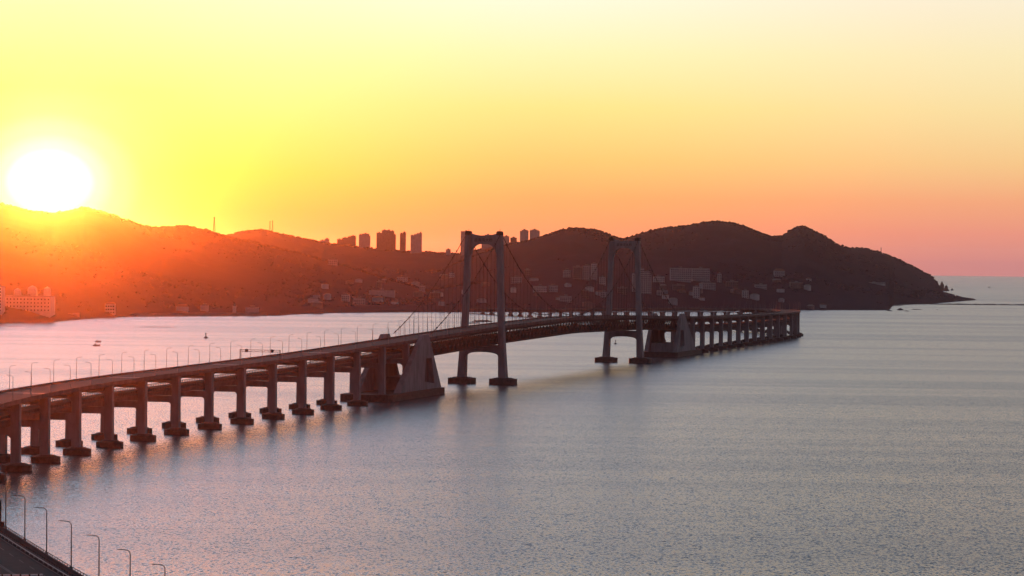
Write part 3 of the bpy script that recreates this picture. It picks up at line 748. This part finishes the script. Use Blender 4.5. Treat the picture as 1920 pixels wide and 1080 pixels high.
# seafront and hillside
building(1197, 1222, 504, 553, 5150, 'pale high-rise hotel with a grid of windows behind the far bridge tower', 'hotel', 'hotel', win=(7, 12, 2.0, 1.9), wall='wall', steps=[(4, 0), (4.2, 5.5), (1, 10)])
building(1186, 1195, 513, 548, 5180, 'narrow pale block left of the high-rise hotel', win=(2, 9, 2.0, 1.8))
building(1257, 1296, 503, 529, 5500, 'long pale hillside block with many windows, left of its twin', win=(11, 6, 1.8, 1.9), wall='wall3')
building(1298, 1331, 503.5, 530, 5450, 'long grey hillside block, right of its twin', win=(9, 6, 1.8, 1.9), wall='wall3')
building(1346, 1353, 514, 531, 5450, 'narrow slab block right of the two long hillside blocks', wall='wall3', win=(2, 5, 1.6, 1.8))
building(1075, 1092, 501, 527, 5600, 'left block of the hillside pair between the bridge towers', wall='wall2', win=(5, 6, 1.8, 1.9))
building(1093, 1107, 499, 527, 5620, 'middle block of the hillside group between the bridge towers', wall='wall3', win=(4, 6, 1.8, 1.9))
building(1109, 1120, 495, 526, 5600, 'tallest balconied block of the hillside group between the bridge towers', wall='wall', win=(3, 8, 2.6, 1.2))
building(1000, 1026, 537, 551, 5200, 'long low pale building beneath the nearer bridge tower\'s cable', win=(8, 3, 1.8, 1.5))
building(1029, 1046, 536, 549, 5230, 'second low building right of the long low one', wall='wall3', win=(5, 2, 1.8, 1.5))
building(1452, 1472, 508, 520, 5600, 'lone house group roof on the right hill slope', pitched=True, wall='wall3', win=(5, 2, 1.6, 1.5))
building(615, 632, 487, 500, 6300, 'pale block on the slope below the left skyline towers', wall='wall3', win=(5, 3, 1.8, 1.9))
building(692, 740, 545, 556, 4950, 'long low shed near the shore left of the bridge tower', wall='wall3')
building(4, 94, 556, 586, 3900, 'large pale seafront hall with turrets at the left edge', 'hall', 'seafront_hall', win=(14, 4, 1.5, 1.8), depth=40, dome=[(28, 541, 9), (56, 536, 12), (84, 538, 9)])
building(-40, 3, 537, 586, 3930, 'tall pale block cut off by the left picture edge', 'building', win=(8, 8, 2.0, 2.2), depth=25)
building(197, 215, 570, 590, 4150, 'small white seafront house with a gable', 'house', 'seafront_house', pitched=True, win=(4, 3, 1.8, 1.8))
building(330, 352, 575, 586, 4350, 'low pale pavilion on the quay right of the white house', 'pavilion', 'pavilion', pitched=True, wall='wall')
building(376, 390, 573, 586, 4380, 'square hut on the quay behind the buoy', 'hut', 'quay_hut', wall='wall3')
building(436, 442, 574, 588, 4400, 'slim white kiosk tower on the quay', 'kiosk', 'kiosk', wall='wall')
building(460, 484, 577, 588, 4420, 'wide low shed at the right end of the quay', 'shed', 'quay_shed', wall='wall3')
# mid-rise blocks of the shore town
BG = 'mid-rise blocks of the town below the hills'
bl = [(640, 655, 553, 566), (662, 684, 560, 572), (706, 716, 528, 541), (744, 764, 520, 531), (786, 797, 536, 548), (806, 826, 549, 560), (842, 852, 512, 524), (958, 978, 520, 532), (984, 994, 506, 519), (1056, 1070, 507, 521), (1050, 1072, 556, 568), (1090, 1104, 545, 560), (1124, 1136, 520, 536), (1126, 1139, 548, 561), (1158, 1176, 540, 553), (1226, 1246, 519, 532), (1232, 1252, 545, 556), (1262, 1284, 535, 548), (1300, 1312, 538, 560), (1318, 1342, 531, 545), (1362, 1384, 528, 541), (1392, 1404, 545, 560), (1416, 1438, 534, 543), (1482, 1506, 530, 540), (1620, 1660, 530, 533)]
zn_ = [(560, 760, 'below the skyline towers'), (760, 870, 'left of the nearer bridge tower'), (870, 1060, 'right of the nearer bridge tower'), (1060, 1180, 'left of the far bridge tower'), (1180, 1260, 'beside the high-rise hotel'), (1260, 1400, 'below the long hillside blocks'), (1400, 1700, 'at the foot of the right hill')]
cn = {}
for k, (a, b, t, f) in enumerate(bl):
    zn = [z for z in zn_ if z[0] <= a < z[1]][0][2]; cn[zn] = cn.get(zn, 0) + 1
    building(a, b, t, f, 0, 'pale mid-rise block %s, %s from left' % (zn, ordn(cn[zn] - 1)), wall=('wall', 'wall3', 'wall2')[k % 3], group=BG, win=(max(2, int((b - a) / 3.2)), max(1, int((f - t) / 3.4)), 1.7, 1.7))
# scattered houses among the trees
HG = 'small houses scattered over the wooded slopes'
hs = []
while len(hs) < 46:
    p = rng.uniform(575, 1560); q = rng.uniform(525, 579); D = hitD(p, q)
    if D > 6300 or any(abs(p - v[0]) < 13 and abs(q - v[3]) < 7 for v in hs): continue
    hs.append((p, D, ground(p, D), q))
hs.sort()
zones = [(570, 760, 'on the slope below the skyline towers'), (760, 870, 'left of the nearer bridge tower'), (870, 1140, 'on the slope between the two bridge towers'), (1140, 1255, 'around the high-rise hotel'), (1255, 1400, 'around the long hillside blocks'), (1400, 1561, 'at the foot of the right hill')]
cnt = {}
for k, (p, D, g_, _q) in enumerate(hs):
    zn = [z for z in zones if z[0] <= p < z[1]][0][2]; cnt[zn] = cnt.get(zn, 0) + 1
    c = at(p, 500, D); z = g_ + sea(c[0], D); w_ = rng.uniform(8, 20); h_ = rng.uniform(4, 9)
    r = thing('hillside_house', 'small house %s, %s from left' % (zn, ordn(cnt[zn] - 1)), 'house', (c[0], D, z), HG)
    a = rng.uniform(-.5, .5); d_ = rng.uniform(8, 12)
    part(MB().box((c[0], D, z - 3), w_, d_, h_ + 3, rot=a), 'wall', M[['wall', 'wall3', 'wall2'][k % 3]], r)
    part(MB().box((c[0], D, z + h_ + .003), w_ + .8, d_ + .8, 2.4, rot=a, taper=.45), 'roof', M['roof' if k % 2 else 'flat'], r)
# quay walls along the left shore
def coast_wall(px0, px1, py0, py1, name, label, h, D_off, mt='quay'):
    m = MB(); rings = []
    for p in np.linspace(px0, px1, 24):
        q = water(p, np.interp(p, [px0, px1], [py0, py1])); d = q / np.linalg.norm(q[:2])
        o = q + d * D_off; rings.append([(o[0], o[1], q[2] - 1), (o[0], o[1], q[2] + h), (o[0] + d[0] * 5, o[1] + d[1] * 5, q[2] + h), (o[0] + d[0] * 5, o[1] + d[1] * 5, q[2] - 1)])
    m.loft(rings); o = m.build(name, M[mt]); return tag(o, label, 'wall')
coast_wall(-60, 150, 606, 598.5, 'sea_wall', 'pale sea wall below the seafront hall', 9, -6)
coast_wall(224, 500, 593.5, 591.8, 'quay_wall', 'long pale quay wall right of the small white house', 5, -4)

# ------------------------------------------------------------------ masts
def mast(px, pt, pb, D, label, w=5, name='lattice_mast'):
    t = at(px, pt, D); b = at(px, pb, D); r = thing(name, label, 'mast', tuple(b)); m = MB(); h = t[2] - b[2]
    for a, c in ((-1, -1), (1, -1), (1, 1), (-1, 1)): m.beam((b[0] + a * w / 2, D + c * w / 2, b[2] - 8), (b[0] + a * w * .1, D + c * w * .1, t[2]), .55)
    n = 8
    for i in range(n):
        z0, z1 = b[2] + h * i / n, b[2] + h * (i + 1) / n; k0 = w / 2 * (1 - .8 * i / n); k1 = w / 2 * (1 - .8 * (i + 1) / n)
        m.beam((b[0] - k0, D, z0), (b[0] + k1, D, z1), .3); m.beam((b[0] + k0, D, z0), (b[0] - k1, D, z1), .3)
    part(m, 'lattice', M['steel'], r); part(MB().box((b[0], D, t[2]), 2.2, 2.2, 2.2), 'antenna', M['steel'], r); return r
mast(401.5, 409, 437, 5620, 'thin lattice mast on the left hill, nearest the sun')
mast(506, 416, 436, 7750, 'left one of two close lattice masts on the second hill', 4)
mast(511, 415, 437, 7760, 'right one of two close lattice masts on the second hill', 4)
mast(1652, 466, 475, 7500, 'small mast on the right hill\'s descending ridge', 2.5)

# ------------------------------------------------------------------ rocks, islets, boats, buoys
def rockmesh(c, sx, sy, sz, seed, n=10, mrows=6, sharp=1.0):
    r = np.random.default_rng(seed); rings = []
    for i in range(mrows):
        t = i / (mrows - 1); k = (1 - t ** sharp) ** .7 + .02
        rings.append([(c[0] + math.cos(a) * sx * k * r.uniform(.8, 1.15) + r.uniform(-.05, .05) * sx, c[1] + math.sin(a) * sy * k * r.uniform(.8, 1.15), c[2] - 1.5 + (sz + 1.5) * t * r.uniform(.94, 1.04)) for a in [2 * math.pi * j / n for j in range(n)]])
    return MB().loft(rings)
def rock(px, py, wpx, hpx, label, seed, name='sea_rock', dep=.6, cat='rock', sharp=1.0):
    q = water(px, py); s = np.hypot(q[0], q[1]) / F; m = rockmesh(q, wpx / 2 * s, wpx / 2 * s * dep, hpx * s, seed, sharp=sharp)
    r = m.local(q).build(name, M['rock']); r.location = q; return tag(r, label, cat)
rock(1766, 545.5, 10, 18, 'tallest pointed sea stack beside the headland', 3, 'sea_stack', sharp=1.6)
rock(1774, 545.5, 11, 11, 'middle conical sea stack beside the headland', 4, 'sea_stack', sharp=1.3)
rock(1785, 544.5, 5.5, 4.5, 'smallest sea stack, outermost from the headland', 5, 'sea_stack')
rock(1688, 581.5, 15, 4, 'dark knobbly rock off the right shore', 6)
rock(1668, 583, 22, 1.6, 'flat low rock hugging the right shore', 7)
rock(1700, 583.5, 20, 1.3, 'flat rock in front of the knobbly rock', 8)
rock(1718, 580.3, 42, 1.2, 'long thin reef right of the knobbly rock', 9, 'reef', .15, 'reef')
rock(1757, 580.8, 8, .9, 'tiny reef at the end of the long thin reef', 10, 'reef', .3, 'reef')
rock(598, 589, 50, 1.1, 'thin sandbar off the shore left of the towers', 12, 'sandbar', .15, 'sandbar')
rock(840, 587.3, 14, 1.2, 'small dark sandbar between the bridge cables', 13, 'sandbar', .2, 'sandbar')
def strip(pts, wd, h, name, label, cat, mt='rock', seed=0):
    m = MB(); r = np.random.default_rng(seed); rings = []
    P_ = []
    for (a, b), (c, d) in zip(pts[:-1], pts[1:]):
        for t in np.linspace(0, 1, 12, endpoint=False): P_.append(water(a + (c - a) * t, b + (d - b) * t))
    for i, q in enumerate(P_):
        k = min(1, i / 3 + .1, (len(P_) - 1 - i) / 3 + .1) * r.uniform(.6, 1.2); rings.append([(q[0], q[1] - wd * k, q[2] - .8), (q[0], q[1] - wd * .3 * k, q[2] + h * k), (q[0], q[1] + wd * .3 * k, q[2] + h * k), (q[0], q[1] + wd * k, q[2] - .8)])
    o = m.loft(rings).build(name, M[mt]); return tag(o, label, cat)
strip([(1655, 570.8), (1740, 570.5), (1800, 571.3), (1870, 571.8), (1990, 573)], 14, 2.2, 'breakwater', 'long thin breakwater running right from the headland', 'breakwater', seed=1)
strip([(1648, 575), (1700, 572.5)], 14, 1.6, 'reef', 'low reef at the foot of the headland', 'reef', seed=2)
strip([(-60, 611), (60, 612.6)], 5, .6, 'floating_pontoon', 'thin floating line on the water at the left edge', 'pontoon', 'boat', seed=3)
strip([(884, 603), (927, 603.2)], 22, 2.6, 'islet', 'dark flat islet just behind the nearer bridge tower', 'islet', seed=4)
strip([(876, 606.5), (902, 605.8)], 16, 1.6, 'islet', 'lower left spit of the flat islet behind the bridge tower', 'islet', seed=5)
strip([(250, 613.3), (345, 613.6)], 6, .5, 'float_line', 'thin line of floats on the bright water at left', 'float line', 'boat', seed=6)

def boat(px, py, Lm, label, rot=0.0):
    q = water(px, py); r = thing('fishing_boat', label, 'boat', tuple(q), 'fishing boats on the bright water'); HK = Lm / 11; r.rotation_euler = (0, 0, rot)
    hull = MB(); rings = []
    for x, w_, z0, z1 in ((-.5, .75, .1, 1.2), (-.3, 1, -.4, 1.0), (.1, 1, -.4, 1.1), (.35, .65, -.2, 1.4), (.5, .05, .6, 1.8)):
        rings.append([(x * Lm, -w_ * Lm * .13, z1), (x * Lm, -w_ * Lm * .08, z0), (x * Lm, w_ * Lm * .08, z0), (x * Lm, w_ * Lm * .13, z1)])
    hull.loft(rings).build('hull', M['boat']).parent = r
    MB().box((-Lm * .18, 0, 1.12), Lm * .22, Lm * .16, 1.5 * HK, taper=.9).build('wheelhouse', M['boat']).parent = r
    MB().tube([(Lm * .05, 0, 1.15), (Lm * .05, 0, 1.15 + 1.9 * HK)], .08).beam((Lm * .05, 0, 1.15 + 1.7 * HK), (-Lm * .2, 0, 1.15 + 1.3 * HK), .07).build('mast', M['boat']).parent = r
    return r
boat(181, 648.5, 7.6, 'dark fishing boat, lower and larger of the pair at left', .1)
boat(184, 641.5, 6.2, 'dark small boat, upper one of the pair at left', .1)
boat(1855, 539, 14, 'tiny boat far out on the right near the horizon', .2)
def buoy(px, py, h, label):
    q = water(px, py); r = thing('navigation_buoy', label, 'buoy', tuple(q), 'navigation buoys')
    MB().loft([[(math.cos(a) * k, math.sin(a) * k, z) for a in [i * math.pi / 4 for i in range(8)]] for k, z in ((h * .2, -.3), (h * .36, .2), (h * .36, h * .2), (h * .15, h * .3))]).build('float', M['boat']).parent = r
    m = MB()
    for a in range(4): m.beam((math.cos(a * 1.571) * h * .12, math.sin(a * 1.571) * h * .12, h * .31), (math.cos(a * 1.571) * h * .06, math.sin(a * 1.571) * h * .06, h * .82), h * .05)
    m.box((0, 0, h * .82), h * .22, h * .22, h * .18); m.build('tower_mark', M['boat']).parent = r; return r
buoy(386, 634, 6, 'dark buoy on the bright water above the viaduct lamps')
buoy(582, 682.5, 3.2, 'small buoy seen between the viaduct\'s two decks')
buoy(1154, 645, 4.2, 'thin buoy under the arch of the far bridge tower')

# ------------------------------------------------------------------ haze
hz = MB(); hz.hexa([(-47000, -47000, -160), (47000, -47000, -160), (47000, 47000, -160), (-47000, 47000, -160), (-47000, -47000, 330), (47000, -47000, 330), (47000, 47000, 330), (-47000, 47000, 330)])
hm_ = bpy.data.materials.new('haze_air'); hm_.use_nodes = True; T = hm_.node_tree
for n in list(T.nodes):
    if n.type != 'OUTPUT_MATERIAL': T.nodes.remove(n)
pv = nd('ShaderNodeVolumePrincipled', T); pv.inputs['Color'].default_value = (.78, .74, .95, 1); pv.inputs['Density'].default_value = 1.4e-5; pv.inputs['Anisotropy'].default_value = .976
T.links.new(pv.outputs[0], [n for n in T.nodes if n.type == 'OUTPUT_MATERIAL'][0].inputs['Volume'])
tag(hz.build('haze', hm_), 'thin evening haze over the bay', kind='stuff')
